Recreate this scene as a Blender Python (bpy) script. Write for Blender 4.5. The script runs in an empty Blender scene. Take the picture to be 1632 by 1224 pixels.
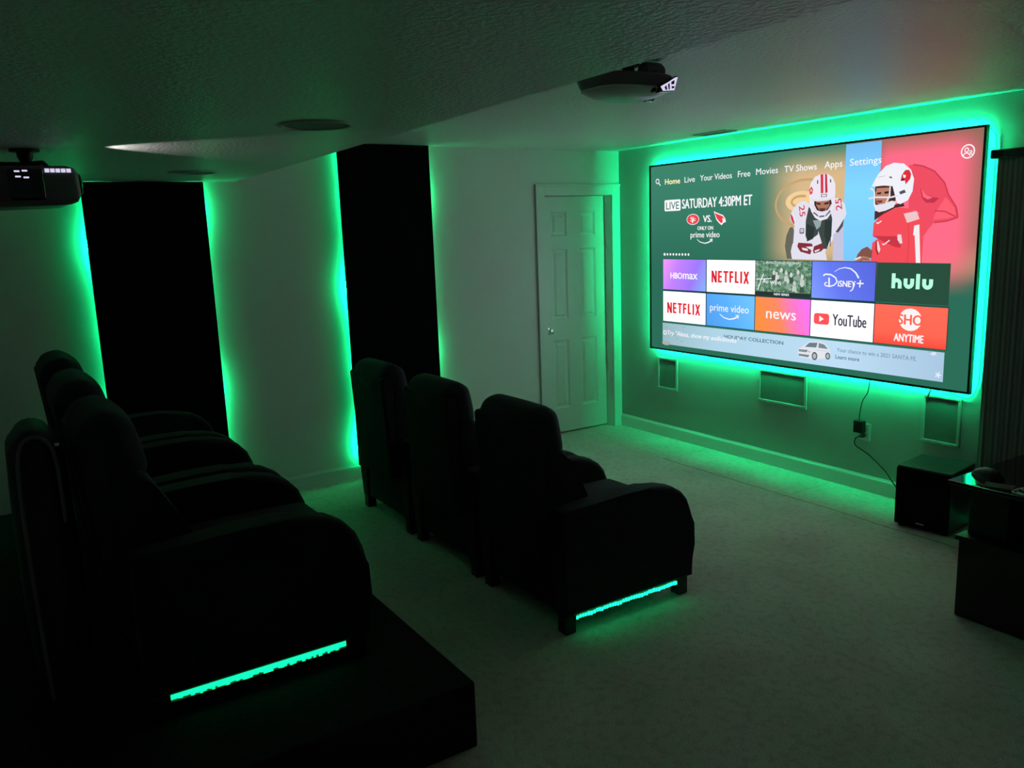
import bpy, bmesh, math, random
from mathutils import Vector, Matrix, Quaternion
random.seed(7)
S = bpy.context.scene
COL = S.collection

# ------------------------------------------------------------------ camera, world, exposure
def set_camera():
    yaw, pitch, roll, f = 1.00423394, 0.185683176, -0.0366201410, 1313.27785
    cy, sy, cp, sp = math.cos(yaw), math.sin(yaw), math.cos(pitch), math.sin(pitch)
    fw = Vector((-sy*cp, cy*cp, -sp)); r = Vector((cy, sy, 0)); u = r.cross(fw)
    cr, sr = math.cos(roll), math.sin(roll)
    r2 = cr*r + sr*u; u2 = -sr*r + cr*u
    m = Matrix((r2, u2, -fw)).transposed().to_4x4()
    m.translation = Vector((5.62883856, -4.74782723, 1.78165682))
    cam = bpy.data.cameras.new('camera'); o = bpy.data.objects.new('camera', cam); COL.objects.link(o)
    o.matrix_world = m
    cam.sensor_fit = 'HORIZONTAL'; cam.sensor_width = 36.0; cam.lens = 36.0*f/1632.0
    cam.clip_start = 0.05; cam.clip_end = 100
    S.camera = o
set_camera()
W = bpy.data.worlds.new('night'); S.world = W; W.use_nodes = True
W.node_tree.nodes['Background'].inputs['Color'].default_value = (0.5, 0.55, 0.6, 1)
W.node_tree.nodes['Background'].inputs['Strength'].default_value = 0.0005
S.view_settings.view_transform = 'Standard'; S.view_settings.look = 'None'
S.view_settings.exposure = 0.0; S.view_settings.gamma = 1.0
S.view_settings.use_curve_mapping = False

SCREEN_GAIN = 1.45        # brightness of the projected picture
LED_SCREEN = 168.0         # strip behind the screen
LED_PANEL = 48.0          # strips behind the wall panels
LED_CHAIR = 6.5          # strip under the front chair
LED_RISER = 2.0           # strip under the platform chair

# ------------------------------------------------------------------ materials
def lin(c):
    return tuple((x/12.92 if x <= 0.04045 else ((x+0.055)/1.055)**2.4) for x in (v/255.0 for v in c))
def nodes(name):
    m = bpy.data.materials.new(name); m.use_nodes = True
    nt = m.node_tree; return m, nt, nt.nodes, nt.links
def paint(name, col, rough=0.6, spec=0.3, noise=None, bump=None, metal=0.0, sheen=0.0, coat=0.0):
    """noise=(scale, amount) mottles the colour; bump=(scale, strength, distance)"""
    m, nt, N, L = nodes(name); b = N['Principled BSDF']
    b.inputs['Base Color'].default_value = (*col, 1); b.inputs['Roughness'].default_value = rough
    b.inputs['Specular IOR Level'].default_value = spec; b.inputs['Metallic'].default_value = metal
    if sheen: b.inputs['Sheen Weight'].default_value = sheen; b.inputs['Sheen Roughness'].default_value = 0.5
    if coat: b.inputs['Coat Weight'].default_value = coat; b.inputs['Coat Roughness'].default_value = 0.08
    tc = N.new('ShaderNodeTexCoord')
    if noise:
        n = N.new('ShaderNodeTexNoise'); n.inputs['Scale'].default_value = noise[0]; n.inputs['Detail'].default_value = 5
        L.new(tc.outputs['Object'], n.inputs['Vector'])
        r = N.new('ShaderNodeValToRGB'); a = noise[1]
        r.color_ramp.elements[0].position = 0.3; r.color_ramp.elements[1].position = 0.7
        r.color_ramp.elements[0].color = (*[c*(1-a) for c in col], 1)
        r.color_ramp.elements[1].color = (*[min(1, c*(1+a)) for c in col], 1)
        L.new(n.outputs['Fac'], r.inputs['Fac']); L.new(r.outputs['Color'], b.inputs['Base Color'])
    if bump:
        n = N.new('ShaderNodeTexNoise'); n.inputs['Scale'].default_value = bump[0]; n.inputs['Detail'].default_value = 4
        L.new(tc.outputs['Object'], n.inputs['Vector'])
        bp = N.new('ShaderNodeBump'); bp.inputs['Strength'].default_value = bump[1]; bp.inputs['Distance'].default_value = bump[2]
        L.new(n.outputs['Fac'], bp.inputs['Height']); L.new(bp.outputs['Normal'], b.inputs['Normal'])
    return m
def glow(name, col, strength, sample=True):
    m, nt, N, L = nodes(name); N.remove(N['Principled BSDF'])
    e = N.new('ShaderNodeEmission'); e.inputs['Color'].default_value = (*col, 1); e.inputs['Strength'].default_value = strength
    L.new(e.outputs[0], N['Material Output'].inputs['Surface'])
    if not sample:
        try: m.cycles.emission_sampling = 'NONE'
        except Exception: pass
    return m
_pic = {}
def pic(rgb, sample=False):
    """one flat colour of the projected picture, given as sRGB 0-255"""
    k = (tuple(rgb), sample)
    if k not in _pic: _pic[k] = glow('picture_%02x%02x%02x' % tuple(rgb), lin(rgb), SCREEN_GAIN*1.15 if sample and min(rgb) > 215 else 1.02 if min(rgb) > 190 else SCREEN_GAIN, sample)
    return _pic[k]

M_WALL = paint('wall_paint', (0.86, 0.85, 0.83), 0.7, 0.2, bump=(90, 0.10, 0.004))
M_CEIL = paint('knockdown_ceiling', (0.85, 0.84, 0.83), 0.42, 0.5, bump=(60, 0.7, 0.008))
M_FRONT = paint('grey_wall_paint', (0.45, 0.45, 0.44), 0.65, 0.25, bump=(90, 0.10, 0.004))
M_TRIM = paint('white_trim', (0.82, 0.82, 0.80), 0.35, 0.4)
M_DOOR = paint('white_door', (0.82, 0.82, 0.80), 0.4, 0.4)
M_FAB = paint('black_fabric', (0.013, 0.012, 0.017), 0.8, 0.25, noise=(60, 0.25), bump=(400, 0.2, 0.002), sheen=0.05)
M_SHELL = paint('black_back_fabric', (0.02, 0.02, 0.022), 0.85, 0.2, bump=(300, 0.2, 0.002))
M_FOOT = paint('black_wood_foot', (0.01, 0.009, 0.008), 0.4, 0.4)
M_PANEL = paint('black_panel_felt', (0.004, 0.004, 0.004), 0.95, 0.05)
M_RISER = paint('black_carpet', (0.022, 0.020, 0.020), 0.95, 0.1, noise=(40, 0.3), bump=(220, 0.6, 0.006))
M_BLACK = paint('black_plastic', (0.008, 0.008, 0.009), 0.45, 0.4)
M_GLOSS = paint('black_gloss', (0.006, 0.006, 0.008), 0.08, 0.6, coat=0.6)
M_GREYP = paint('grey_plastic', (0.16, 0.16, 0.17), 0.4, 0.4)
M_WHITEP = paint('white_plastic', (0.7, 0.7, 0.7), 0.3, 0.5)
M_BAG = paint('black_nylon', (0.012, 0.012, 0.013), 0.55, 0.4, bump=(30, 0.3, 0.01))
M_CHROME = paint('chrome', (0.75, 0.75, 0.75), 0.12, 0.5, metal=1.0)
M_GRILLE = paint('speaker_mesh', (0.22, 0.22, 0.22), 0.7, 0.2, noise=(500, 0.25))
M_SPKF = paint('speaker_frame', (0.52, 0.52, 0.51), 0.45, 0.4)
M_GREYSPK = paint('ceiling_speaker_mesh', (0.28, 0.28, 0.28), 0.7, 0.2, noise=(400, 0.3))
M_WOODBLK = paint('black_laminate', (0.010, 0.010, 0.011), 0.4, 0.35)
M_SUBTOP = paint('subwoofer_laminate', (0.05, 0.05, 0.052), 0.35, 0.5)
M_GRCLOTH = paint('subwoofer_cloth', (0.006, 0.006, 0.006), 0.9, 0.1)
M_CORD = paint('brown_cord', (0.03, 0.02, 0.015), 0.5, 0.4)
M_WIRE = paint('thin_wire', (0.06, 0.12, 0.09), 0.5, 0.3)
M_PAPER = paint('grey_cloth', (0.11, 0.11, 0.11), 0.8, 0.2, noise=(250, 0.4))
G_LED = (0.004, 1.0, 0.33)
M_LEDS = glow('led_green_screen', G_LED, LED_SCREEN)
M_LEDP = glow('led_green_panel', (0.004, 1.0, 0.27), LED_PANEL)
M_LEDC = glow('led_green_chair', (0.004, 1.0, 0.33), LED_CHAIR)
M_LEDR = glow('led_green_riser', (0.004, 1.0, 0.30), LED_RISER)
M_TAPE = paint('led_tape', (0.5, 0.55, 0.5), 0.5, 0.3)
M_REFLECT = glow('reflection_glow', (0.80, 0.74, 1.0), 0.85, False)  # emission standing in for the bright screen mirrored on the projector faces

def carpet():
    m, nt, N, L = nodes('beige_carpet'); b = N['Principled BSDF']
    b.inputs['Roughness'].default_value = 0.95; b.inputs['Specular IOR Level'].default_value = 0.1
    tc = N.new('ShaderNodeTexCoord')
    def noise(s, d=4):
        n = N.new('ShaderNodeTexNoise'); n.inputs['Scale'].default_value = s; n.inputs['Detail'].default_value = d
        L.new(tc.outputs['Object'], n.inputs['Vector']); return n
    a, c, d = noise(2.2), noise(190, 3), noise(26, 4)
    def ramp(n, lo, hi, c0, c1):
        r = N.new('ShaderNodeValToRGB'); e = r.color_ramp.elements
        e[0].position, e[1].position = lo, hi; e[0].color = (*c0, 1); e[1].color = (*c1, 1)
        L.new(n.outputs['Fac'], r.inputs['Fac']); return r
    base = ramp(a, 0.3, 0.7, (0.68, 0.64, 0.56), (0.84, 0.80, 0.72))
    tuft = ramp(c, 0.35, 0.65, (0.72, 0.72, 0.72), (1.12, 1.12, 1.12))
    worn = ramp(d, 0.38, 0.5, (0.86, 0.86, 0.86), (1, 1, 1))
    def mul(x, y):
        mx = N.new('ShaderNodeMix'); mx.data_type = 'RGBA'; mx.blend_type = 'MULTIPLY'; mx.inputs[0].default_value = 1.0
        L.new(x, mx.inputs[6]); L.new(y, mx.inputs[7]); return mx.outputs[2]
    L.new(mul(mul(base.outputs[0], tuft.outputs[0]), worn.outputs[0]), b.inputs['Base Color'])
    # sewn seams of the carpet runs along the screen wall
    sx = N.new('ShaderNodeSeparateXYZ'); L.new(tc.outputs['Object'], sx.inputs[0])
    def M(op, x, y=None):
        n = N.new('ShaderNodeMath'); n.operation = op
        for k, q in enumerate((x, y)):
            if q is None: continue
            if isinstance(q, float): n.inputs[k].default_value = q
            else: L.new(q, n.inputs[k])
        return n.outputs[0]
    X, Y = sx.outputs['X'], sx.outputs['Y']
    wob = M('MULTIPLY', M('SUBTRACT', noise(3.0, 2).outputs['Fac'], 0.5), 0.05)
    near = M('GREATER_THAN', Y, -0.490)
    l1 = M('MULTIPLY', M('LESS_THAN', M('ABSOLUTE', M('ADD', M('ADD', Y, 0.485), wob)), 0.006), M('GREATER_THAN', X, 1.06))
    l2 = M('MULTIPLY', M('ADD', M('LESS_THAN', M('ABSOLUTE', M('SUBTRACT', X, 1.09)), 0.005), M('LESS_THAN', M('ABSOLUTE', M('SUBTRACT', X, 2.22)), 0.005)), near)
    seam = M('SUBTRACT', 1.0, M('ADD', M('MULTIPLY', l1, 0.5), M('MULTIPLY', l2, 0.18)))
    cb = N.new('ShaderNodeCombineXYZ')
    for k in range(3): L.new(seam, cb.inputs[k])
    L.new(mul(b.inputs['Base Color'].links[0].from_socket, cb.outputs[0]), b.inputs['Base Color'])
    bp = N.new('ShaderNodeBump'); bp.inputs['Strength'].default_value = 0.6; bp.inputs['Distance'].default_value = 0.008
    L.new(c.outputs['Fac'], bp.inputs['Height']); L.new(bp.outputs['Normal'], b.inputs['Normal'])
    return m
M_CARPET = carpet()

def ribbed():
    m, nt, N, L = nodes('ribbed_dark_fabric'); b = N['Principled BSDF']
    b.inputs['Roughness'].default_value = 0.85; b.inputs['Specular IOR Level'].default_value = 0.15
    tc = N.new('ShaderNodeTexCoord'); w = N.new('ShaderNodeTexWave'); w.bands_direction = 'X'
    w.inputs['Scale'].default_value = 12; w.inputs['Distortion'].default_value = 0.4; w.inputs['Detail'].default_value = 2
    L.new(tc.outputs['Object'], w.inputs['Vector'])
    r = N.new('ShaderNodeValToRGB'); r.color_ramp.elements[0].color = (0.13, 0.135, 0.13, 1); r.color_ramp.elements[1].color = (0.24, 0.24, 0.235, 1)
    L.new(w.outputs['Fac'], r.inputs['Fac']); L.new(r.outputs['Color'], b.inputs['Base Color'])
    return m
M_BLIND = ribbed()

# ------------------------------------------------------------------ mesh helpers
def link(name, me, parent=None, loc=None):
    o = bpy.data.objects.new(name, me); COL.objects.link(o)
    if parent: o.parent = parent
    if loc: o.location = loc
    return o
def finish(name, bm, mats, parent=None, loc=None, smooth=35):
    bmesh.ops.recalc_face_normals(bm, faces=bm.faces)
    me = bpy.data.meshes.new(name); bm.to_mesh(me); bm.free()
    for m in (mats if isinstance(mats, (list, tuple)) else [mats]): me.materials.append(m)
    if smooth:
        for p in me.polygons: p.use_smooth = True
        me.set_sharp_from_angle(angle=math.radians(smooth))
    o = link(name, me, parent, loc)
    if 0 < smooth <= 40:
        w = o.modifiers.new('face_weighted_normals', 'WEIGHTED_NORMAL'); w.keep_sharp = True
    return o
def thing(name, label, cat, loc=(0, 0, 0), rz=0.0, group=None):
    o = bpy.data.objects.new(name, None); COL.objects.link(o); o.location = loc; o.rotation_euler = (0, 0, rz)
    o.empty_display_size = 0.1
    return tag(o, label, cat, group)
def tag(o, label, cat, group=None):
    o['label'] = label; o['category'] = cat
    if group: o['group'] = group
    return o
def struct(o): o['kind'] = 'structure'; return o
def box(bm, x0, x1, y0, y1, z0, z1, bevel=0.0, seg=2, mat=0):
    r = bmesh.ops.create_cube(bm, size=1)
    vs = r['verts']
    for v in vs: v.co = Vector((x0+(v.co.x+.5)*(x1-x0), y0+(v.co.y+.5)*(y1-y0), z0+(v.co.z+.5)*(z1-z0)))
    fs = {f for v in vs for f in v.link_faces}
    for f in fs: f.material_index = mat
    if bevel:
        es = list({e for v in vs for e in v.link_edges})
        bmesh.ops.bevel(bm, geom=es, offset=bevel, segments=seg, affect='EDGES', profile=0.6, material=-1)
def prism(bm, prof, axis, a, b, bevel=0.0, seg=3, mat=0):
    """polygon prof extruded along axis from a to b (prof in the two other axes, in order)"""
    def P(u, v, w): return Vector({'x': (w, u, v), 'y': (u, w, v), 'z': (u, v, w)}[axis])
    A = [bm.verts.new(P(u, v, a)) for u, v in prof]; B = [bm.verts.new(P(u, v, b)) for u, v in prof]
    n = len(prof); fs = [bm.faces.new(A), bm.faces.new(B[::-1])]
    for i in range(n): fs.append(bm.faces.new((A[i], A[(i+1) % n], B[(i+1) % n], B[i])))
    for f in fs: f.material_index = mat
    if bevel:
        es = list(fs[0].edges)+list(fs[1].edges)
        bmesh.ops.bevel(bm, geom=es, offset=bevel, segments=seg, affect='EDGES', profile=0.5, material=-1)
def rbox(bm, c, h, r, puff=(0, 0, 0), mat=0):
    """soft cushion: box of half sizes h with corner radius r and puffed faces"""
    ax = []
    for k in range(3):
        H = h[k]; R = min(r, H*0.98); inner = H-R
        t = [inner+R*math.tan(math.radians(a))for a in (0, 15, 30, 45)]
        pos = sorted(set([round(inner*x, 6) for x in (0, .35, .7)]+[round(x, 6) for x in t]))
        ax.append(sorted(set([-p for p in pos]+pos)))
    vmap = {}
    def V(p):
        k = tuple(round(x, 6) for x in p)
        if k not in vmap:
            q = []; inn = []
            for i in range(3):
                R = min(r, h[i]*0.98); m = h[i]-R; inn.append(max(-m, min(m, p[i])))
            d = Vector([p[i]-inn[i] for i in range(3)])
            out = Vector(inn)
            if d.length > 1e-9: out = out+d.normalized()*r
            for i in range(3): out[i] = max(-h[i], min(h[i], out[i]))
            u = [p[i]/h[i] for i in range(3)]
            for i in range(3):
                if puff[i]:
                    j, l = [x for x in range(3) if x != i]
                    out[i] += puff[i]*u[i]*max(0, 1-u[j]**2)*max(0, 1-u[l]**2)
            vmap[k] = bm.verts.new(out+Vector(c))
        return vmap[k]
    for i in range(3):
        j, l = [x for x in range(3) if x != i]
        for s in (-1, 1):
            for a in range(len(ax[j])-1):
                for b in range(len(ax[l])-1):
                    qs = []
                    for da, db in ((0, 0), (1, 0), (1, 1), (0, 1)):
                        p = [0, 0, 0]; p[i] = s*ax[i][-1]; p[j] = ax[j][a+da]; p[l] = ax[l][b+db]; qs.append(V(p))
                    if len(set(qs)) == 4:
                        try: bm.faces.new(qs).material_index = mat
                        except ValueError: pass
def tube(bm, pts, r, n=8, mat=0, caps=True):
    P = [Vector(p) for p in pts]; rings = []
    prev = None
    for i, p in enumerate(P):
        d = (P[min(i+1, len(P)-1)]-P[max(i-1, 0)]).normalized()
        if prev is None:
            a = Vector((0, 0, 1)) if abs(d.z) < 0.9 else Vector((1, 0, 0)); u = d.cross(a).normalized()
        else: u = (prev-d*prev.dot(d)).normalized()
        prev = u; v = d.cross(u)
        rr = r[i] if isinstance(r, (list, tuple)) else r
        rings.append([bm.verts.new(p+rr*(math.cos(2*math.pi*k/n)*u+math.sin(2*math.pi*k/n)*v)) for k in range(n)])
    for a, b in zip(rings, rings[1:]):
        for k in range(n): bm.faces.new((a[k], a[(k+1) % n], b[(k+1) % n], b[k])).material_index = mat
    if caps:
        bm.faces.new(rings[0][::-1]).material_index = mat; bm.faces.new(rings[-1]).material_index = mat
def lathe(bm, prof, c, axis='z', n=32, mat=0):
    """prof = [(radius, height)]; closed with caps where the radius is above zero"""
    def P(r, h, a):
        x, y = r*math.cos(a), r*math.sin(a)
        return Vector(c)+Vector({'z': (x, y, h), 'x': (h, x, y), 'y': (x, h, y)}[axis])
    rings = [[bm.verts.new(P(max(r, 1e-5), h, 2*math.pi*k/n)) for k in range(n)] for r, h in prof]
    for a, b in zip(rings, rings[1:]):
        for k in range(n): bm.faces.new((a[k], a[(k+1) % n], b[(k+1) % n], b[k])).material_index = mat
    bm.faces.new(rings[0]).material_index = mat; bm.faces.new(rings[-1][::-1]).material_index = mat
def smooth_path(pts, n=6):
    P = [Vector(p) for p in pts]; out = []
    for i in range(len(P)-1):
        a, b, c, d = P[max(i-1, 0)], P[i], P[i+1], P[min(i+2, len(P)-1)]
        for k in range(n):
            t = k/n
            out.append(0.5*((2*b)+(c-a)*t+(2*a-5*b+4*c-d)*t*t+(3*b-a-3*c+d)*t**3))
    out.append(P[-1]); return out
def BM(): return bmesh.new()

# ------------------------------------------------------------------ room shell
HI, LO = 2.404, 2.150                   # upper and lower ceiling heights
XR, YB = 6.50, -6.40                    # right and back ends of the room
def build_room():
    bm = BM(); box(bm, -0.3, XR+0.1, YB-0.1, 0.1, -0.1, 0.0); struct(finish('floor', bm, M_CARPET, smooth=0))
    # ceiling: high part over the screen, dropped part with a plain edge over the seats
    bm = BM(); box(bm, -0.3, XR+0.1, -3.6, 0.1, HI, 2.6)
    ye = lambda x: -3.245-0.034*x
    prism(bm, [(-0.3, YB-0.1), (XR+0.1, YB-0.1), (XR+0.1, ye(XR)), (-0.3, ye(0))], 'z', LO, 2.6, 0.004, 2)
    struct(finish('ceiling', bm, M_CEIL, smooth=12))
    # left wall with a door opening
    bm = BM()
    box(bm, -0.12, 0, YB, -0.800, 0, 2.6); box(bm, -0.12, 0, -0.800, -0.085, 2.045, 2.6); box(bm, -0.12, 0, -0.085, 0.0, 0, 2.6)
    struct(finish('wall_left', bm, M_WALL, smooth=0))
    bm = BM(); box(bm, -0.12, XR, 0, 0.1, 0, 2.6); struct(finish('wall_front', bm, M_FRONT, smooth=0))
    bm = BM(); box(bm, XR, XR+0.1, YB, 0.1, 0, 2.6); struct(finish('wall_right', bm, M_WALL, smooth=0))
    bm = BM(); box(bm, -0.12, XR, YB-0.1, YB, 0, 2.6); struct(finish('wall_back', bm, M_WALL, smooth=0))
    prof = [(0, 0), (0.014, 0), (0.014, 0.080), (0.011, 0.092), (0.006, 0.098), (0.004, 0.107), (0, 0.107)]
    bm = BM(); prism(bm, [(-u, v) for u, v in prof], 'x', 0.0, XR); struct(finish('baseboard_front', bm, M_TRIM, smooth=25))
    bm = BM(); prism(bm, prof, 'y', YB, -0.885); struct(finish('baseboard_left', bm, M_TRIM, smooth=25))
build_room()

def build_door():
    # casing and jamb
    bm = BM(); y0, y1, zt = -0.800, -0.085, 2.045; c = 0.085
    def cas(poly_y0, poly_y1, z0, z1, vert):
        box(bm, 0, 0.013, poly_y0, poly_y1, z0, z1, 0.003)
    cas(y0-c, y0+0.005, 0, zt+c, True); cas(y1-0.005, -0.002, 0, zt+c, True); cas(y0+0.005, y1-0.005, zt-0.005, zt+c, False)
    box(bm, 0.0, 0.021, y0-c, y0-c+0.022, 0, zt+c, 0.004); box(bm, 0.0, 0.021, y0-c+0.022, -0.002, zt+c-0.022, zt+c, 0.004)
    box(bm, -0.12, 0.0, y0, y0+0.004, 0, zt); box(bm, -0.12, 0.0, y1-0.006, y1, 0, zt); box(bm, -0.12, 0.0, y0+0.004, y1-0.006, zt-0.006, zt)
    struct(finish('trim_1', bm, M_TRIM))
    # six panel slab
    bm = BM(); xf = -0.090; a, b = y0+0.008, y1-0.010
    box(bm, xf-0.028, xf-0.012, a, b, 0.012, 2.036)
    cols = [(-0.672, -0.505), (-0.378, -0.200)]; rows = [(0.225, 0.825), (1.000, 1.600), (1.705, 1.912)]
    ys = [a, cols[0][0], cols[0][1], cols[1][0], cols[1][1], b]
    zs = [0.012]+[v for r in rows for v in r]+[2.036]
    for i in range(5):
        for j in range(7):
            if i % 2 == 1 and j % 2 == 1: continue
            box(bm, xf-0.012, xf, ys[i], ys[i+1], zs[j], zs[j+1])
    bmesh.ops.remove_doubles(bm, verts=bm.verts, dist=1e-5)
    for p0, p1 in cols:
        for q0, q1 in rows:      # sunk moulding and raised field of each panel
            r = [(p0, q0, xf), (p0+.014, q0+.014, xf-.010), (p0+.026, q0+.026, xf-.010), (p0+.046, q0+.046, xf-.002)]
            q = [(p1, q1), (p1-.014, q1-.014), (p1-.026, q1-.026), (p1-.046, q1-.046)]
            L = []
            for (u0, v0, x), (u1, v1) in zip(r, q):
                L.append([bm.verts.new((x, u, v)) for u, v in ((u0, v0), (u1, v0), (u1, v1), (u0, v1))])
            for A, B in zip(L, L[1:]):
                for k in range(4): bm.faces.new((A[k], A[(k+1) % 4], B[(k+1) % 4], B[k]))
            bm.faces.new(L[-1])
    d = struct(finish('door_1', bm, M_DOOR, smooth=0))
    bm = BM(); lathe(bm, [(0.03, 0), (0.03, 0.006), (0.012, 0.008), (0.011, 0.028), (0.022, 0.036), (0.027, 0.048), (0.024, 0.060), (0.012, 0.066)], (xf, -0.728, 0.915), 'x', 24)
    finish('door_knob', bm, M_CHROME, d)
build_door()

# ------------------------------------------------------------------ wall panels with light strips
def wall_panel(label, y0, y1, tops):
    t = thing('wall_panel', label, 'wall panel', (0, (y0+y1)/2, 0), 0, 'black light-edged wall panels'); yc = (y0+y1)/2
    bm = BM(); prism(bm, [(y0-yc, 0.115), (y1-yc, 0.115)]+[(y-yc, z) for y, z in tops], 'x', 0.055, 0.098, 0.003, 2)
    finish('panel_board', bm, M_PANEL, t, smooth=30)
    bm = BM()
    for yy in (y0-yc+0.16, y1-yc-0.16): box(bm, 0.001, 0.055, yy-0.02, yy+0.02, 0.14, 2.08)
    finish('mounting_batten', bm, M_PANEL, t)
    for side, yy in ((1, y0-yc), (-1, y1-yc)):
        zt = (tops[-1][1] if side > 0 else tops[0][1])-0.03
        bm = BM(); n = 44; rows = []
        ph = random.random()*6
        for i in range(n+1):
            z = 0.14+(zt-0.14)*i/n
            w = 0.048+0.030*math.sin(z*5.2+ph)+0.014*math.sin(z*11.0+ph*2)
            yw = yy+side*w
            rows.append([bm.verts.new(p) for p in ((0.048, yw+0.006, z), (0.048, yw-0.006, z))])
        for A, B in zip(rows, rows[1:]): bm.faces.new((A[0], A[1], B[1], B[0]))
        finish('light_strip', bm, M_LEDP, t, smooth=0)
    return t
wall_panel('tall black wall panel edged in green light beside the back seats and hanging projector', -4.174, -3.479, [(-3.479, 2.145), (-4.174, 2.145)])
wall_panel('tall black wall panel edged in green light behind the front row, nearer the white door', -2.567, -1.873,
           [(-1.873, 2.400), (-2.567, 2.400)])

# ------------------------------------------------------------------ platform
bm = BM(); box(bm, 0.13, 3.337, -5.60, -3.485, 0, 0.25, 0.012, 3)
tag(finish('seating_riser', bm, M_RISER), 'low black carpeted platform under the back row of recliners', 'riser')

# ------------------------------------------------------------------ recliners
def recliner(label, loc, group, lit, lean=0.0):
    t = thing('recliner', label, 'recliner', loc, 0, group)
    arm = [(-.385, .085), (-.388, .30), (-.385, .565), (-.370, .578), (-.20, .584), (-.03, .592), (.10, .590), (.19, .582), (.26, .562), (.315, .528), (.352, .485), (.374, .43), (.386, .36), (.390, .25), (.388, .085)]
    for s in (-1, 1):
        bm = BM(); a, b = sorted((s*.262, s*.365)); prism(bm, arm, 'x', a, b, 0.028, 4)
        finish('arm', bm, M_FAB, t, smooth=40)
    bm = BM(); box(bm, -.262, .262, -.350, .340, .085, .30, .01); finish('base', bm, M_FAB, t)
    bm = BM(); box(bm, -.255, .255, -.375, -.352, .09, .56, .006); finish('lower_back_panel', bm, M_SHELL, t)
    bm = BM(); rbox(bm, (0, .08, .365), (.258, .295, .085), .05, (0, .01, .022)); finish('seat', bm, M_FAB, t, smooth=60)
    bm = BM(); rbox(bm, (0, .355, .24), (.256, .040, .145), .032, (0, .012, 0)); finish('footrest', bm, M_FAB, t, smooth=60)
    def tip(bm): bmesh.ops.rotate(bm, verts=bm.verts, cent=(0, -.25, .36), matrix=Matrix.Rotation(math.radians(lean), 3, 'X'))
    bm = BM(); prism(bm, [(-.434, .330), (-.464, .935), (-.452, .947), (-.40, .950), (-.385, .935), (-.365, .330)], 'x', -.246, .246, .016, 3); tip(bm)
    finish('back_shell', bm, M_SHELL, t, smooth=40)
    bm = BM(); prism(bm, [(-.40, .40), (-.405, .80), (-.330, .84), (-.290, .82), (-.255, .76), (-.215, .68), (-.175, .60), (-.150, .52), (-.140, .46), (-.150, .40)], 'x', -.252, .252, .03, 4); tip(bm)
    finish('backrest', bm, M_FAB, t, smooth=50)
    bm = BM(); rbox(bm, (0, 0, 0), (.246, .082, .132), .070, (0, .020, .008))
    bmesh.ops.rotate(bm, verts=bm.verts, cent=(0, 0, 0), matrix=Matrix.Rotation(math.radians(10), 3, 'X'))
    bmesh.ops.translate(bm, verts=bm.verts, vec=(0, -.360, .880)); tip(bm)
    finish('headrest', bm, M_FAB, t, smooth=60)
    for sx in (-1, 1):
        for sy in (-.352, .330):
            bm = BM(); prism(bm, [(sx*.318-.028, sy-.028), (sx*.318+.028, sy-.028), (sx*.318+.028, sy+.028), (sx*.318-.028, sy+.028)], 'z', 0.0, .085, .005, 2)
            finish('foot', bm, M_FOOT, t)
    if lit:
        x = .345; zb = .064 if lit == 1 else .057
        bm = BM(); box(bm, x-.003, x, -.320, .285, zb, .085); led = finish('light_strip', bm, M_TAPE, t)
        bm = BM(); y = -.318
        while y < .278:
            d = random.uniform(.007, .012); h = random.uniform(.015, .026) if lit == 2 else random.uniform(.013, .017)
            top = .0835 if lit == 2 else random.uniform(.076, .081)
            box(bm, x, x+.002, y, y+d, top-h, top); y += d+(.0005 if lit == 2 else .0065)
        finish('light_chips', bm, M_LEDC if lit == 1 else M_LEDR, led, smooth=0)
    return t
def copy_tree(o, label, loc, group):
    c = o.copy(); COL.objects.link(c); c.location = loc; c['label'] = label; c['group'] = group
    for ch in o.children:
        if ch.name.startswith('light_strip'): continue
        k = ch.copy(); COL.objects.link(k); k.parent = c
        for g in ch.children:
            d = g.copy(); COL.objects.link(d); d.parent = k
    return c
GF, GB = 'front row of recliners', 'back row of recliners on the platform'
r0 = recliner('black recliner at the right end of the front row, green light under its side', (2.535, -2.385, 0), GF, 1)
copy_tree(r0, 'middle black recliner of the front row', (1.755, -2.385, 0), GF)
copy_tree(r0, 'black recliner at the left end of the front row, before the black wall panel', (0.975, -2.385, 0), GF)
BY, BZ = -4.080, 0.25
r1 = recliner('nearest black recliner on the platform, green light under its side', (2.600, BY, BZ), GB, 2, 2.5)
copy_tree(r1, 'middle black recliner of the back row on the platform', (1.820, BY, BZ), GB)
copy_tree(r1, 'black recliner on the platform farthest from the platform corner, by the left wall', (1.040, BY, BZ), GB)

# rounded dark bag behind the nearest platform recliner
bg = thing('bag', 'black rounded bag with a shiny buckle behind the nearest platform recliner', 'bag', (2.62, -4.668, 0.272))
bm = BM(); rbox(bm, (0, 0, .472), (.17, .075, .470), .075, (.01, .015, .02)); finish('body', bm, M_BAG, bg, smooth=60)
bm = BM(); tube(bm, smooth_path([(.172, -.050, .08), (.180, -.058, .50), (.172, -.052, .86), (.15, -.01, .935), (.172, .045, .89), (.176, .052, .66)], 8), .006, 8); finish('piping', bm, M_GREYP, bg)
bm = BM(); box(bm, .168, .180, .050, .064, .905, .913, .002); finish('buckle', bm, M_CHROME, bg)

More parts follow.
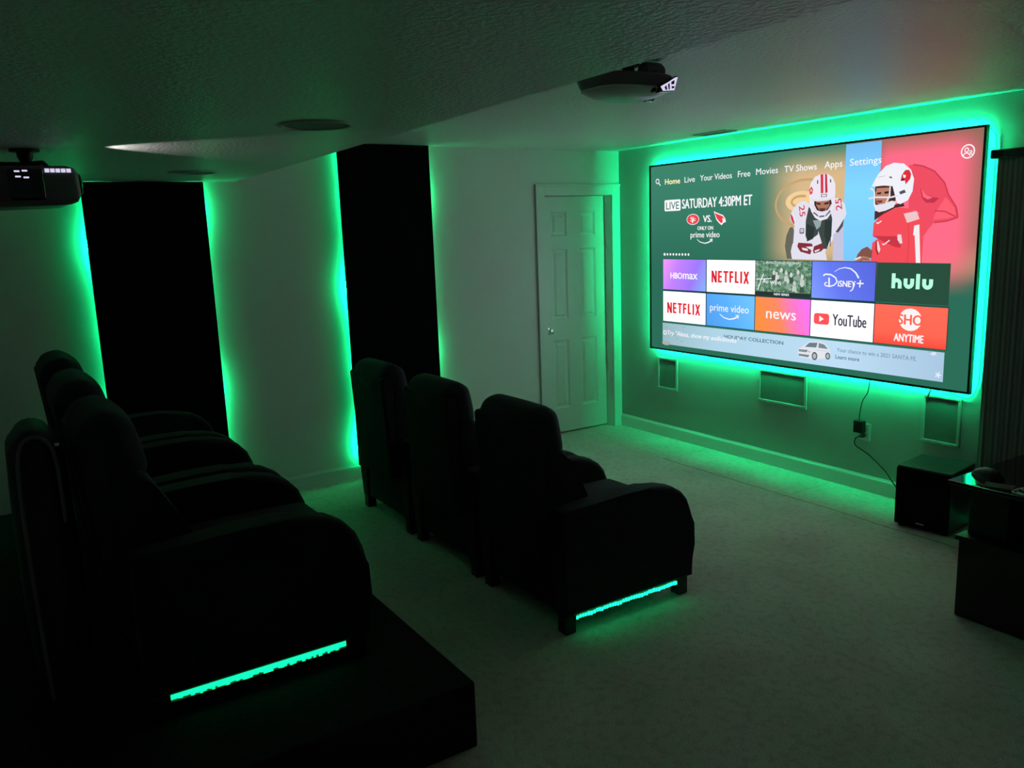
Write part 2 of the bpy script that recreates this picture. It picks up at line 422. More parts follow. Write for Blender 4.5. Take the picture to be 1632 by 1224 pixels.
# ------------------------------------------------------------------ projection screen
SX0, SZ1, SW, SH = 0.449, 2.246, 2.687, 1.493     # left, top, width, height on the front wall
SYF = -0.052
scr = thing('projection_screen', 'large black-framed projection screen showing a streaming menu, edged in green light', 'projection screen', (SX0+SW/2, 0, SZ1-SH))
def UV(u, v, layer=0):
    """menu units (1920 x 1080, v down) to the screen's own metres"""
    return Vector((u/1920*SW-SW/2, SYF-0.0004*layer, SH-v/1080*SH))
class Flat:
    """flat shapes of the projected picture collected into one mesh"""
    def __init__(s): s.bm = BM(); s.mats = []
    def mi(s, m):
        if m not in s.mats: s.mats.append(m)
        return s.mats.index(m)
    def poly(s, pts, m, layer):
        if not isinstance(m, bpy.types.Material): m = pic(m)
        if sum(a[0]*b[1]-b[0]*a[1] for a, b in zip(pts, pts[1:]+pts[:1])) > 0: pts = pts[::-1]
        f = s.bm.faces.new([s.bm.verts.new(UV(u, v, layer)) for u, v in pts]); f.material_index = s.mi(m)
        if len(pts) > 4: bmesh.ops.triangulate(s.bm, faces=[f])
    def rect(s, u0, v0, u1, v1, m, layer): s.poly([(u0, v0), (u0, v1), (u1, v1), (u1, v0)], m, layer)
    def rrect(s, u0, v0, u1, v1, r, m, layer):
        p = []
        for cx, cy, a in ((u1-r, v0+r, -90), (u1-r, v1-r, 0), (u0+r, v1-r, 90), (u0+r, v0+r, 180)):
            p += [(cx+r*math.cos(math.radians(a+k*22.5)), cy+r*math.sin(math.radians(a+k*22.5))) for k in range(5)]
        s.poly(p, m, layer)
    def disc(s, cx, cy, rx, ry, m, layer, n=28): s.poly([(cx+rx*math.cos(2*math.pi*k/n), cy+ry*math.sin(2*math.pi*k/n)) for k in range(n)], m, layer)
    def ring(s, cx, cy, rx, ry, w, m, layer, a0=0, a1=360, n=40):
        full = a1-a0 >= 360
        for k in range(n):
            A, B = (math.radians(a0+(a1-a0)*t/n) for t in (k, k+1))
            s.poly([(cx+rx*math.cos(A), cy+ry*math.sin(A)), (cx+rx*math.cos(B), cy+ry*math.sin(B)), (cx+(rx-w)*math.cos(B), cy+(ry-w)*math.sin(B)), (cx+(rx-w)*math.cos(A), cy+(ry-w)*math.sin(A))], m, layer)
    def line(s, pts, w, m, layer, w2=None):
        """stroke with a width going from w to w2"""
        n = len(pts)
        for i in range(n-1):
            (a, b), (c, d) = pts[i], pts[i+1]; L = math.hypot(c-a, d-b) or 1; nx, ny = -(d-b)/L, (c-a)/L
            wa = (w+((w2 if w2 is not None else w)-w)*i/(n-1))/2; wb = (w+((w2 if w2 is not None else w)-w)*(i+1)/(n-1))/2
            s.poly([(a+nx*wa, b+ny*wa), (c+nx*wb, d+ny*wb), (c-nx*wb, d-ny*wb), (a-nx*wa, b-ny*wa)], m, layer)
    def text(s, body, u0, u1, base, cap, m, layer, bold=0.0, shear=0.0, rot=0.0):
        """lettering from u0 to u1 on the given baseline; cap = height of a capital"""
        if not isinstance(m, bpy.types.Material): m = pic(m)
        cu = bpy.data.curves.new('lettering', 'FONT'); cu.body = body; cu.shear = shear; cu.resolution_u = 3
        o = bpy.data.objects.new('lettering', cu); COL.objects.link(o)
        dg = bpy.context.evaluated_depsgraph_get(); me = o.evaluated_get(dg).to_mesh()
        co = [v.co.copy() for v in me.vertices]; fs = [tuple(p.vertices) for p in me.polygons]
        o.evaluated_get(dg).to_mesh_clear(); bpy.data.objects.remove(o); bpy.data.curves.remove(cu)
        xs = [c.x for c in co]; x0, x1 = min(xs), max(xs); k = (u1-u0)/(x1-x0); kv = cap/0.70
        mi = s.mi(m); um = (u0+u1)/2; vm = base-cap/2; B = bold*cap*1.4; k = (u1-u0-2*B)/(x1-x0)
        for n, (ou, ov) in enumerate(((-B, 0), (B, 0), (0, -B*.5), (0, B*.5)) if B else ((0, 0),)):   # struck more than once for a bolder letter
            vs = []
            for c in co:
                u, v = u0+B+(c.x-x0)*k+ou, base-c.y*kv+ov
                if rot:
                    R = math.radians(rot); du, dv = u-um, v-vm; u, v = um+du*math.cos(R)-dv*math.sin(R), vm+du*math.sin(R)+dv*math.cos(R)
                vs.append(s.bm.verts.new(UV(u, v, layer+n*.12)))
            for f in fs:
                try: s.bm.faces.new([vs[i] for i in f]).material_index = mi
                except ValueError: pass
    def done(s, name, parent):
        me = bpy.data.meshes.new(name); bm = s.bm
        bm.normal_update()
        bmesh.ops.reverse_faces(bm, faces=[f for f in bm.faces if f.normal.y > 0])
        bm.to_mesh(me); bm.free()
        for m in s.mats: me.materials.append(m)
        return link(name, me, parent)

def node_math(N, L, op, a, b=None, c=None, clamp=False):
    n = N.new('ShaderNodeMath'); n.operation = op; n.use_clamp = clamp
    for i, x in enumerate((a, b, c)):
        if x is None: continue
        if isinstance(x, (int, float)): n.inputs[i].default_value = x
        else: L.new(x, n.inputs[i])
    return n.outputs[0]
def picture_coords(N, L):
    tc = N.new('ShaderNodeTexCoord'); sp = N.new('ShaderNodeSeparateXYZ'); L.new(tc.outputs['Object'], sp.inputs[0])
    u = node_math(N, L, 'MULTIPLY_ADD', sp.outputs['X'], 1920/SW, 960.0)
    v = node_math(N, L, 'MULTIPLY_ADD', sp.outputs['Z'], -1080/SH, 1080.0)
    return u, v
def step(N, L, x, a, b):
    """smooth 0 to 1 between a and b (either order)"""
    n = N.new('ShaderNodeMapRange'); n.interpolation_type = 'SMOOTHSTEP'; L.new(x, n.inputs['Value'])
    if a < b: n.inputs['From Min'].default_value, n.inputs['From Max'].default_value = a, b
    else:
        n.inputs['From Min'].default_value, n.inputs['From Max'].default_value = b, a
        n.inputs['To Min'].default_value, n.inputs['To Max'].default_value = 1, 0
    return n.outputs['Result']
def mixc(N, L, f, a, b):
    n = N.new('ShaderNodeMix'); n.data_type = 'RGBA'; L.new(f, n.inputs[0])
    for i, c in ((6, a), (7, b)):
        if isinstance(c, tuple): n.inputs[i].default_value = (*lin(c), 1)
        else: L.new(c, n.inputs[i])
    return n.outputs[2]
def emit_node(nt, N, L, col):
    N.remove(N['Principled BSDF']); e = N.new('ShaderNodeEmission'); e.inputs['Strength'].default_value = SCREEN_GAIN
    L.new(col, e.inputs['Color']); L.new(e.outputs[0], N['Material Output'].inputs['Surface'])
def grad(name, p0, p1, stops):
    """linear gradient of the picture between two menu points"""
    m, nt, N, L = nodes(name); u, v = picture_coords(N, L)
    dx, dy = p1[0]-p0[0], p1[1]-p0[1]; q = dx*dx+dy*dy
    t = node_math(N, L, 'ADD', node_math(N, L, 'MULTIPLY_ADD', u, dx/q, -(p0[0]*dx+p0[1]*dy)/q), node_math(N, L, 'MULTIPLY', v, dy/q))
    r = N.new('ShaderNodeValToRGB'); e = r.color_ramp.elements
    while len(e) < len(stops): e.new(0.5)
    for x, (p, c) in zip(e, stops): x.position = p; x.color = (*lin(c), 1)
    L.new(t, r.inputs['Fac']); emit_node(nt, N, L, r.outputs['Color']); return m
def backdrop():
    m, nt, N, L = nodes('picture_backdrop'); u, v = picture_coords(N, L)
    base = mixc(N, L, step(N, L, v, 0, 700), (52, 112, 92), (36, 92, 74))
    up = step(N, L, v, 640, 470)
    tan = node_math(N, L, 'MULTIPLY', node_math(N, L, 'MULTIPLY', step(N, L, u, 800, 1080), step(N, L, v, 0, 150)), up)
    c = mixc(N, L, tan, base, (186, 158, 118))
    red = node_math(N, L, 'MULTIPLY', node_math(N, L, 'MULTIPLY', step(N, L, u, 1420, 1520), step(N, L, u, 1950, 1790)), node_math(N, L, 'MULTIPLY', step(N, L, v, -20, 110), step(N, L, v, 690, 470)))
    brown = mixc(N, L, node_math(N, L, 'MULTIPLY', step(N, L, u, 1300, 1500), step(N, L, v, 660, 430)), c, (116, 92, 76))
    c = mixc(N, L, red, brown, (226, 92, 117))
    emit_node(nt, N, L, c); return m
WHT, RED, NETR = (248, 248, 252), (222, 72, 74), (196, 40, 44)

def build_screen():
    # frame
    bm = BM(); b = 0.013
    for x0, x1, z0, z1 in ((-SW/2, -SW/2+b, 0, SH), (SW/2-b, SW/2, 0, SH), (-SW/2+b, SW/2-b, 0, b), (-SW/2+b, SW/2-b, SH-b, SH)):
        box(bm, x0, x1, SYF-0.008, -0.028, z0, z1, 0.002)
    finish('frame', bm, M_BLACK, scr)
    bm = BM(); box(bm, -SW/2+b, SW/2-b, -0.044, -0.030, b, SH-b); finish('backing_board', bm, M_BLACK, scr)
    # light strip round the back edge: a tape standing on its edge, its lamps facing outward
    bm = BM(); i = 0.016; t = 0.0015; y0, y1 = -0.029, -0.019
    for x0, x1, z0, z1 in ((-SW/2+i, -SW/2+i+t, i, SH-i), (SW/2-i-t, SW/2-i, i, SH-i), (-SW/2+i+t, SW/2-i-t, i, i+t), (-SW/2+i+t, SW/2-i-t, SH-i-t, SH-i)):
        box(bm, x0, x1, y0, y1, z0, z1)
    i += 0.004; t = 0.003; bb = BM()
    for x0, x1, z0, z1 in ((-SW/2+i, -SW/2+i+t, i, SH-i), (SW/2-i-t, SW/2-i, i, SH-i), (-SW/2+i+t, SW/2-i-t, i, i+t), (-SW/2+i+t, SW/2-i-t, SH-i-t, SH-i)):
        box(bb, x0, x1, -0.030, -0.004, z0, z1)
    finish('strip_holder', bb, M_BLACK, scr, smooth=0)
    finish('light_strip', bm, M_LEDS, scr, smooth=0)

    # picture: backdrop, blue stripe, team marks and the two players
    f = Flat(); f.rect(9, 9, 1911, 1071, backdrop(), 0)
    f.rect(1298, 13, 1473, 536, grad('blue_stripe', (1380, 0), (1380, 540), [(0, (98, 160, 206)), (.4, (112, 186, 230)), (1, (104, 172, 222))]), 1)
    gold = (170, 140, 98)
    B = crop_b
    f.ring(1085, 265, 178, 118, 12, gold, 1, 95, 300); f.disc(1062, 255, 90, 50, (208, 178, 132), 1); f.ring(1062, 255, 60, 32, 12, gold, 2, 60, 300)
    f.poly(B([(930, 388), (1000, 393), (1080, 430), (1140, 500), (1165, 570), (1210, 640), (1220, 695), (1165, 712), (1090, 722), (1060, 760), (1035, 800), (1030, 700), (1000, 660), (940, 640), (950, 480)]), (204, 66, 84), 1)
    f.poly(B([(1003, 525), (1040, 560), (1080, 578), (1115, 585), (1085, 610), (1040, 608), (1015, 580)]), (164, 46, 66), 2)
    f.poly(B([(1010, 530), (1040, 563), (1078, 580), (1050, 590), (1022, 575)]), (226, 90, 104), 3)
    f.poly(B([(1150, 580), (1200, 640), (1213, 688), (1160, 700), (1085, 705), (1100, 660)]), (220, 82, 98), 2)
    f.line(B([(1092, 655), (1150, 660), (1210, 690)]), 5, (170, 48, 68), 3)
    f.line(B([(955, 388), (1010, 398), (1080, 432), (1140, 500), (1165, 568), (1212, 640), (1222, 695), (1165, 714), (1092, 722)]), 6, (172, 52, 70), 3)
    f.rect(113, 538, 1478, 906, (24, 54, 56), 10); f.rect(1478, 720, 1815, 906, (30, 62, 54), 10)
    # player in white, number 25
    f.poly(B([(150, 740), (128, 745), (102, 800), (92, 870), (110, 955), (150, 955), (145, 880), (178, 800)]), (86, 88, 78), 2)
    f.poly(B([(235, 570), (200, 580), (160, 610), (135, 650), (130, 690), (165, 730), (180, 800), (150, 860), (140, 905), (150, 956), (415, 956), (400, 900), (450, 830), (480, 780), (520, 720), (542, 660), (530, 600), (490, 562), (440, 560), (360, 690), (290, 600)]), (226, 224, 236), 3)
    f.poly(B([(455, 790), (480, 775), (525, 735), (532, 956), (455, 956), (462, 860)]), (196, 196, 222), 4)
    f.poly(B([(470, 775), (500, 735), (528, 690), (520, 740), (490, 778)]), (70, 66, 74), 5)
    f.poly(B([(132, 650), (150, 672), (166, 715), (158, 722), (138, 690)]), (176, 44, 60), 4); f.poly(B([(148, 628), (160, 660), (178, 712), (172, 716), (152, 668)]), (236, 232, 240), 5)
    f.poly(B([(272, 610), (252, 700), (252, 800), (268, 835), (300, 820), (310, 790), (345, 790), (350, 720), (395, 730), (405, 830), (388, 882), (412, 885), (442, 800), (445, 690), (430, 640), (300, 640)]), (52, 62, 60), 6)
    f.poly(B([(305, 700), (372, 695), (360, 740), (335, 760)]), (126, 142, 142), 7)
    for k in range(7): f.line(B([(262+k*9, 720+k*4), (258+k*8, 800+((k*37) % 40))]), 4, (28, 34, 34), 7)
    for k in range(5): f.line(B([(398+k*9, 700), (396+k*10, 810+((k*29) % 60))]), 4, (28, 34, 34), 7)
    f.poly(B([(198, 845), (300, 850), (310, 868), (255, 872), (300, 895), (290, 922), (215, 905), (190, 870)]), (112, 40, 50), 5)
    f.poly(B([(318, 868), (380, 845), (392, 880), (370, 900), (318, 915), (310, 898), (345, 885)]), (112, 40, 50), 5)
    f.poly(B([(225, 878), (268, 884), (275, 900), (232, 893)]), (236, 232, 238), 6); f.poly(B([(322, 896), (362, 884), (356, 896), (326, 907)]), (236, 232, 238), 6)
    f.text('25', *span(B, 188, 258), B([(0, 662)])[0][1], 32, (178, 40, 60), 5, .015, rot=82)
    f.text('25', *span(B, 452, 522), B([(0, 632)])[0][1], 32, (178, 40, 60), 5, .015, rot=-98)
    f.rrect(*B([(206, 750)])[0], *B([(240, 785)])[0], 5, (60, 58, 66), 5); f.rrect(*B([(211, 754)])[0], *B([(235, 778)])[0], 4, (214, 212, 222), 6)
    f.text('C', *span(B, 215, 231), B([(0, 776)])[0][1], 7, (60, 58, 66), 7, .01)
    f.poly(B([(278, 590), (272, 500), (285, 455), (315, 420), (360, 405), (405, 407), (440, 430), (460, 470), (463, 530), (455, 600), (440, 650), (410, 690), (360, 703), (320, 682), (290, 640)]), (236, 230, 240), 8)
    f.poly(B([(272, 500), (290, 480), (302, 500), (298, 525), (280, 535)]), (186, 60, 78), 9); f.disc(*B([(288, 506)])[0], 4, 6, (236, 220, 220), 10)
    f.poly(B([(354, 408), (374, 406), (378, 526), (359, 528)]), (190, 44, 66), 9); f.poly(B([(386, 406), (400, 409), (408, 524), (391, 526)]), (166, 36, 56), 9)
    f.poly(B([(330, 442), (338, 442), (338, 466), (330, 466)]), (60, 56, 66), 9); f.poly(B([(422, 442), (430, 442), (432, 462), (424, 462)]), (60, 56, 66), 9)
    f.poly(B([(312, 572), (432, 566), (442, 600), (424, 640), (380, 652), (334, 634), (314, 600)]), (52, 34, 32), 9)
    f.poly(B([(328, 578), (422, 572), (424, 608), (400, 634), (350, 632), (330, 606)]), (150, 100, 82), 10)
    f.poly(B([(330, 584), (360, 590), (360, 600), (334, 598)]), (40, 26, 26), 11); f.poly(B([(386, 590), (420, 582), (418, 596), (388, 600)]), (40, 26, 26), 11)
    f.poly(B([(350, 622), (398, 622), (392, 634), (356, 632)]), (88, 44, 44), 11)
    f.line(B([(290, 566), (340, 572), (400, 570), (452, 560)]), 9, (226, 224, 236), 12)
    f.line(B([(300, 600), (330, 640), (372, 650), (416, 640), (446, 596)]), 9, (222, 220, 232), 12)
    f.line(B([(310, 648), (350, 676), (400, 672), (432, 640)]), 8, (90, 90, 104), 12); f.line(B([(316, 664), (352, 690), (398, 686), (426, 660)]), 8, (236, 234, 244), 13)
    f.line(B([(344, 652), (352, 688)]), 6, (226, 224, 236), 13); f.line(B([(396, 652), (392, 686)]), 6, (226, 224, 236), 13)
    f.rrect(*B([(362, 532)])[0], *B([(404, 552)])[0], 4, (90, 90, 104), 12); f.rrect(*B([(368, 535)])[0], *B([(398, 549)])[0], 3, (222, 222, 232), 13)
    # player in red, number 1, with the ball
    f.poly(B([(726, 722), (780, 665), (870, 630), (950, 640), (1008, 680), (1035, 740), (1032, 962), (715, 962), (718, 880), (722, 840), (760, 815), (722, 800)]), (208, 66, 76), 3)
    f.poly(B([(722, 800), (870, 800), (905, 830), (900, 870), (860, 862), (760, 815)]), (172, 46, 58), 4)
    f.poly(B([(745, 820), (765, 870), (775, 900), (758, 915), (742, 880)]), (150, 40, 46), 4)
    f.poly(B([(752, 832), (760, 830), (776, 880), (768, 905), (756, 880)]), (240, 214, 216), 5)
    f.poly(B([(880, 790), (902, 790), (912, 840), (898, 846), (880, 820)]), (236, 214, 218), 5)
    f.line(B([(745, 716), (752, 725), (776, 708)]), 5, (246, 232, 234), 5); f.line(B([(786, 846), (796, 852), (832, 824)]), 5, (246, 232, 234), 5)
    f.poly(B([(912, 668), (988, 654), (1008, 700), (935, 722)]), (236, 200, 204), 5); f.line(B([(925, 692), (995, 678)]), 3, (214, 160, 168), 6); f.line(B([(930, 706), (1000, 690)]), 3, (214, 160, 168), 6)
    f.poly(B([(978, 738), (1008, 732), (1024, 956), (998, 956), (990, 790), (974, 796)]), (244, 238, 242), 5)
    f.line(B([(940, 720), (950, 830), (945, 956)]), 6, (196, 60, 66), 4)
    f.poly(B([(612, 952), (628, 912), (655, 880), (690, 864), (724, 890), (722, 930), (650, 962)]), (112, 70, 62), 5)
    f.poly(B([(604, 962), (625, 938), (660, 922), (705, 930), (722, 962)]), (150, 104, 88), 6); f.line(B([(612, 946), (650, 930)]), 8, (196, 190, 190), 7); f.line(B([(640, 960), (665, 940), (700, 944)]), 4, (104, 66, 56), 7)
    f.poly(B([(730, 650), (760, 640), (840, 620), (905, 600), (915, 625), (860, 632), (790, 665), (730, 705)]), (66, 36, 38), 4)
    f.poly(B([(706, 500), (722, 470), (745, 430), (790, 385), (840, 369), (900, 377), (945, 415), (966, 470), (960, 540), (935, 590), (890, 612), (868, 604), (855, 560), (838, 505), (780, 498), (728, 502)]), (240, 240, 248), 8)
    f.poly(B([(730, 500), (838, 500), (862, 570), (850, 615), (770, 655), (730, 640), (722, 560)]), (56, 36, 36), 7)
    f.poly(B([(738, 512), (822, 512), (828, 560), (815, 600), (775, 615), (742, 602), (732, 560)]), (160, 110, 92), 8)
    f.poly(B([(742, 540), (768, 536), (768, 548), (744, 550)]), (46, 30, 30), 9); f.poly(B([(788, 536), (816, 532), (816, 546), (790, 548)]), (46, 30, 30), 9); f.poly(B([(742, 586), (780, 586), (774, 600), (746, 598)]), (90, 46, 46), 9)
    f.poly(B([(722, 606), (740, 612), (790, 606), (836, 590), (866, 596), (850, 628), (800, 648), (760, 656), (736, 646)]), (228, 228, 238), 10)
    f.line(B([(690, 572), (740, 566), (830, 570), (880, 560)]), 7, (230, 230, 240), 11); f.line(B([(700, 510), (726, 530), (728, 600), (738, 640)]), 7, (230, 230, 240), 11); f.line(B([(824, 505), (822, 560), (800, 605)]), 6, (230, 230, 240), 11)
    f.poly(B([(880, 540), (912, 528), (922, 545), (888, 556)]), (70, 70, 80), 11); f.poly(B([(816, 446), (834, 450), (832, 460), (818, 456)]), (90, 90, 100), 11); f.line(B([(745, 448), (790, 442)]), 2, (150, 150, 160), 11)
    f.poly(B([(893, 442), (912, 416), (936, 416), (948, 440), (944, 468), (918, 498), (912, 476), (886, 474)]), (190, 40, 52), 11); f.poly(B([(900, 440), (918, 446), (914, 462), (902, 458)]), (240, 240, 248), 12); f.poly(B([(886, 474), (904, 462), (910, 474), (896, 478)]), (40, 30, 34), 12)
    f.done('picture', scr)

    # menu line
    y = 114
    for t, a, b_, base in (('Home', 132, 252, 116), ('Live', 287, 366, 115), ('Your Videos', 404, 630, 114), ('Free', 670, 752, 113), ('Movies', 789, 925, 110), ('TV Shows', 963, 1148, 111), ('Apps', 1190, 1285, 109), ('Settings', 1323, 1479, 109)):
        f = Flat(); f.text(t, a, b_, base, 31, (250, 232, 176) if t == 'Home' else WHT, 16, .007); f.done('menu_word', scr)
    f = Flat(); f.ring(70, 94, 15, 15, 5, WHT, 16); f.line([(80, 104), (94, 120)], 6, WHT, 16); f.done('search_icon', scr)
    f = Flat(); f.ring(1852, 96, 28, 28, 5, WHT, 16); f.ring(1847, 90, 9, 10, 4, WHT, 16); f.ring(1847, 114, 15, 14, 4, WHT, 16, 180, 360); f.ring(1864, 98, 6, 6, 3, WHT, 16); f.ring(1865, 114, 9, 9, 3, WHT, 16, 200, 360); f.done('profile_icon', scr)
    # headline
    f = Flat(); f.rrect(127, 204, 256, 267, 9, WHT, 14); f.text('LIVE', 140, 244, 257, 42, (46, 100, 84), 15, .008)
    f.text('SATURDAY 4:30PM ET', 267, 767, 257, 52, WHT, 15, .022); f.done('headline_text', scr)
    f = Flat(); f.text('VS.', 427, 492, 336, 36, WHT, 15, .03); f.done('versus_text', scr)
    f = Flat(); f.text('ONLY ON', 386, 502, 378, 20, WHT, 15, .03)
    f.text('prime video', 334, 549, 419, 32, WHT, 15, .012); f.line([(384, 429), (406, 444), (442, 451), (470, 446), (492, 434)], 3, WHT, 15, 8); f.line([(478, 430), (497, 428), (494, 444)], 4, WHT, 15)
    f.done('service_logo', scr); f = Flat()
    for k in range(9): f.disc(127+k*24, 513, 8.5 if k == 0 else 7, 8.5 if k == 0 else 7, WHT, 15, 14)
    f.done('page_dots', scr); f = Flat()
    f.disc(351, 319, 48, 30, (244, 240, 240), 14); f.disc(351, 319, 44, 26.5, (208, 60, 66), 15); f.text('S', 332, 360, 330, 24, WHT, 16, .02); f.text('F', 346, 372, 338, 24, WHT, 17, .02)
    f.done('team_logo', scr); f = Flat()
    f.poly([(505, 280), (541, 293), (572, 303), (587, 320), (592, 340), (576, 343), (562, 356), (544, 344), (524, 325), (515, 303)], WHT, 14)
    f.poly([(511, 288), (540, 299), (568, 308), (581, 321), (574, 333), (562, 346), (548, 338), (529, 321), (520, 303)], (206, 52, 62), 15); f.poly([(566, 318), (578, 322), (584, 336), (570, 334)], WHT, 16)
    f.done('team_logo', scr)

    # ten tiles
    cols = [(116, 452), (459, 795), (800, 1136), (1141, 1475), (1480, 1812)]; rws = [(541, 716), (727, 903)]
    def tile(c, r, m):
        (a, b_), (p, q) = cols[c], rws[r]
        f = Flat(); f.rect(a, p, b_, q, m if isinstance(m, bpy.types.Material) else pic(m, True), 17); return f.done('app_tile', scr)
    white = (232, 230, 240)
    p = tile(0, 0, grad('violet_tile', (130, 560), (440, 710), [(0, (206, 130, 226)), (.3, (168, 112, 232)), (.7, (136, 104, 228)), (1, (116, 150, 232))]))
    f = Flat(); f.text('HBO', 176, 272, 651, 34, WHT, 19, .035); f.text('max', 276, 390, 651, 46, WHT, 19, .022); f.done('logo', p)
    for c, r, box_ in ((1, 0, (494, 757, 664, 65)), (0, 1, (149, 413, 854, 63))):
        p = tile(c, r, white); f = Flat(); netflix(f, *box_); f.done('logo', p)
    p = tile(2, 0, foliage()); f = Flat(); f.rect(800, 698, 1136, 716, (34, 44, 40), 18)
    for k, (x, yy) in enumerate(((915, 600), (960, 588), (990, 602), (1020, 610), (1060, 596), (1085, 618), (940, 622), (1002, 640), (1040, 650), (1085, 655))):
        f.disc(x, yy, 9, 12, (176, 186, 176) if k % 2 else (206, 206, 196), 18, 12); f.poly([(x-14, yy+40), (x-11, yy+13), (x+11, yy+13), (x+15, yy+40)], ((52, 74, 62), (120, 140, 126), (196, 204, 198))[k % 3], 18)
    f.text('NEW SERIES', 918, 1011, 714, 11, WHT, 20, .03); f.text('AMAZON ORIGINAL', 864, 1080, 557, 12, (220, 228, 220), 20, .02)
    f.line([(815, 690), (834, 640), (851, 606)], 6, WHT, 20, 4); f.line([(802, 636), (850, 634), (900, 630)], 4, WHT, 20); f.line([(846, 656), (858, 632), (862, 654)], 4, WHT, 20); f.ring(874, 650, 6, 7, 3, WHT, 20, 30, 340, 14)
    f.line([(893, 642), (899, 656), (907, 644), (913, 656), (920, 640)], 4, WHT, 20); f.line([(930, 596), (924, 660)], 4, WHT, 20); f.line([(936, 600), (930, 664)], 4, WHT, 20); f.ring(943, 652, 6, 7, 3, WHT, 20, 0, 360, 12); f.line([(956, 642), (950, 650), (960, 656), (952, 662)], 4, WHT, 20)
    f.done('show_artwork', p)
    p = tile(3, 0, grad('blue_tile', (1150, 710), (1470, 545), [(0, (110, 134, 224)), (.4, (86, 104, 208)), (1, (76, 88, 190))]))
    f = Flat(); f.line([(1252+110*(1-math.cos(t)), 600-26*math.sin(t)*1.0+0) for t in [k*math.pi/14 for k in range(0)]]+[(1264, 588), (1290, 573), (1320, 567), (1350, 572), (1376, 590), (1392, 614)], 2, (226, 240, 252), 19, 9)
    f.line([(1204, 608), (1216, 600), (1246, 602), (1272, 616), (1280, 634), (1266, 650), (1240, 658), (1216, 654), (1212, 644), (1226, 638)], 7, WHT, 19, 5); f.line([(1236, 616), (1238, 656)], 8, WHT, 19)
    f.text('iSNEY', 1284, 1378, 656, 28, WHT, 19, .028); f.line([(1372, 640), (1362, 668), (1350, 676)], 7, WHT, 19, 4); f.line([(1384, 638), (1418, 638)], 6, WHT, 19); f.line([(1401, 622), (1399, 656)], 6, WHT, 19); f.done('logo', p)
    p = tile(4, 0, (34, 66, 52)); f = Flat(); hulu(f, 1554, 1740, 653, 588); f.done('logo', p)
    p = tile(1, 1, grad('sky_tile', (460, 900), (780, 730), [(0, (70, 136, 206)), (.5, (78, 152, 218)), (1, (96, 170, 226))]))
    f = Flat(); f.text('prime video', 486, 758, 819, 40, WHT, 19, .004); f.line([(556, 834), (586, 852), (626, 859), (660, 852), (684, 840)], 4, WHT, 19, 9); f.line([(668, 835), (690, 833), (686, 852)], 4, WHT, 19); f.done('logo', p)
    p = tile(2, 1, grad('orange_pink_tile', (810, 860), (1130, 760), [(0, (240, 124, 52)), (.45, (242, 118, 84)), (.75, (238, 104, 176)), (1, (232, 100, 214))]))
    f = Flat(); f.text('news', 871, 1055, 834, 56, WHT, 19, .006); f.done('logo', p)
    p = tile(3, 1, white); f = Flat(); f.rrect(1159, 788, 1245, 842, 14, RED, 19); f.poly([(1190, 800), (1190, 830), (1215, 815)], WHT, 20); f.text('YouTube', 1262, 1441, 840, 54, (52, 54, 62), 19, .022); f.done('logo', p)
    p = tile(4, 1, grad('coral_tile', (1640, 730), (1640, 900), [(0, (246, 92, 74)), (.7, (240, 88, 70)), (1, (216, 66, 54))]))
    f = Flat(); f.disc(1649, 787, 52, 49, (250, 244, 244), 19, 40); f.text('SHO', 1592, 1706, 809, 44, (236, 84, 66), 20, .03); f.text('ANYTIME', 1577, 1714, 885, 34, WHT, 20, .025)
    for u0, u1 in ((1592, 1606), (1692, 1706)): pass
    f.done('logo', p)

    # advertising banner under the tiles
    f = Flat(); f.rect(110, 915, 1808, 1042, grad('ice_banner', (110, 980), (1808, 1000), [(0, (132, 160, 166)), (.25, (150, 182, 198)), (.7, (162, 190, 210)), (1, (144, 170, 192))]), 17)
    for k in range(16): f.disc(130+(k*47) % 170, 925+(k*29) % 100, 3+(k % 3), 2+(k % 2), (112, 138, 140), 18, 8)
    f.disc(140, 1036, 34, 12, (140, 150, 144), 18); f.disc(1760, 924, 14, 8, (214, 228, 238), 18); f.disc(1748, 918, 8, 5, (126, 150, 160), 18)
    for k in range(5): f.line([(1786+14*math.cos(k*1.26), 1014+14*math.sin(k*1.26)), (1786, 1014)], 5, (232, 240, 246), 18)
    f.text('HOLIDAY COLLECTION', 590, 983, 963, 18, (62, 90, 108), 18, .025)
    f.text('Your chance to win a 2021 SANTA FE.', 1292, 1688, 965, 19, (104, 126, 148), 18, .012)
    f.text('Learn more', 1286, 1412, 999, 19, (78, 96, 116), 18, .02)
    f.ring(131, 973, 17, 13, 4, WHT, 20); f.line([(131, 966), (131, 980)], 4, WHT, 20)
    f.text('Try "Alexa, show my audiobooks"', 152, 697, 983, 26, WHT, 20, .016, shear=.25)
    f.poly([(1072, 975), (1098, 962), (1130, 936), (1140, 931), (1200, 927), (1228, 934), (1256, 962), (1258, 990), (1250, 1002), (1170, 1016), (1086, 1014), (1072, 998)], (226, 230, 236), 18)
    f.poly([(1112, 960), (1138, 937), (1184, 933), (1178, 957)], (92, 106, 118), 19); f.poly([(1190, 957), (1192, 933), (1222, 938), (1244, 958)], (104, 116, 128), 19); f.line([(1187, 930), (1184, 962)], 4, (214, 220, 228), 20)
    f.poly([(1076, 976), (1130, 974), (1124, 986), (1078, 986)], (88, 96, 104), 19); f.line([(1078, 981), (1126, 980)], 1.5, (170, 176, 182), 20); f.poly([(1076, 998), (1140, 998), (1134, 1010), (1080, 1008)], (104, 110, 118), 19); f.disc(1138, 982, 8, 4, (150, 158, 166), 19, 10)
    for cx, cy, r in ((1170, 1000, 20), (1244, 992, 17)): f.disc(cx, cy, r*.8, r, (62, 68, 74), 20, 20); f.disc(cx, cy, r*.52, r*.68, (150, 156, 162), 21, 16)
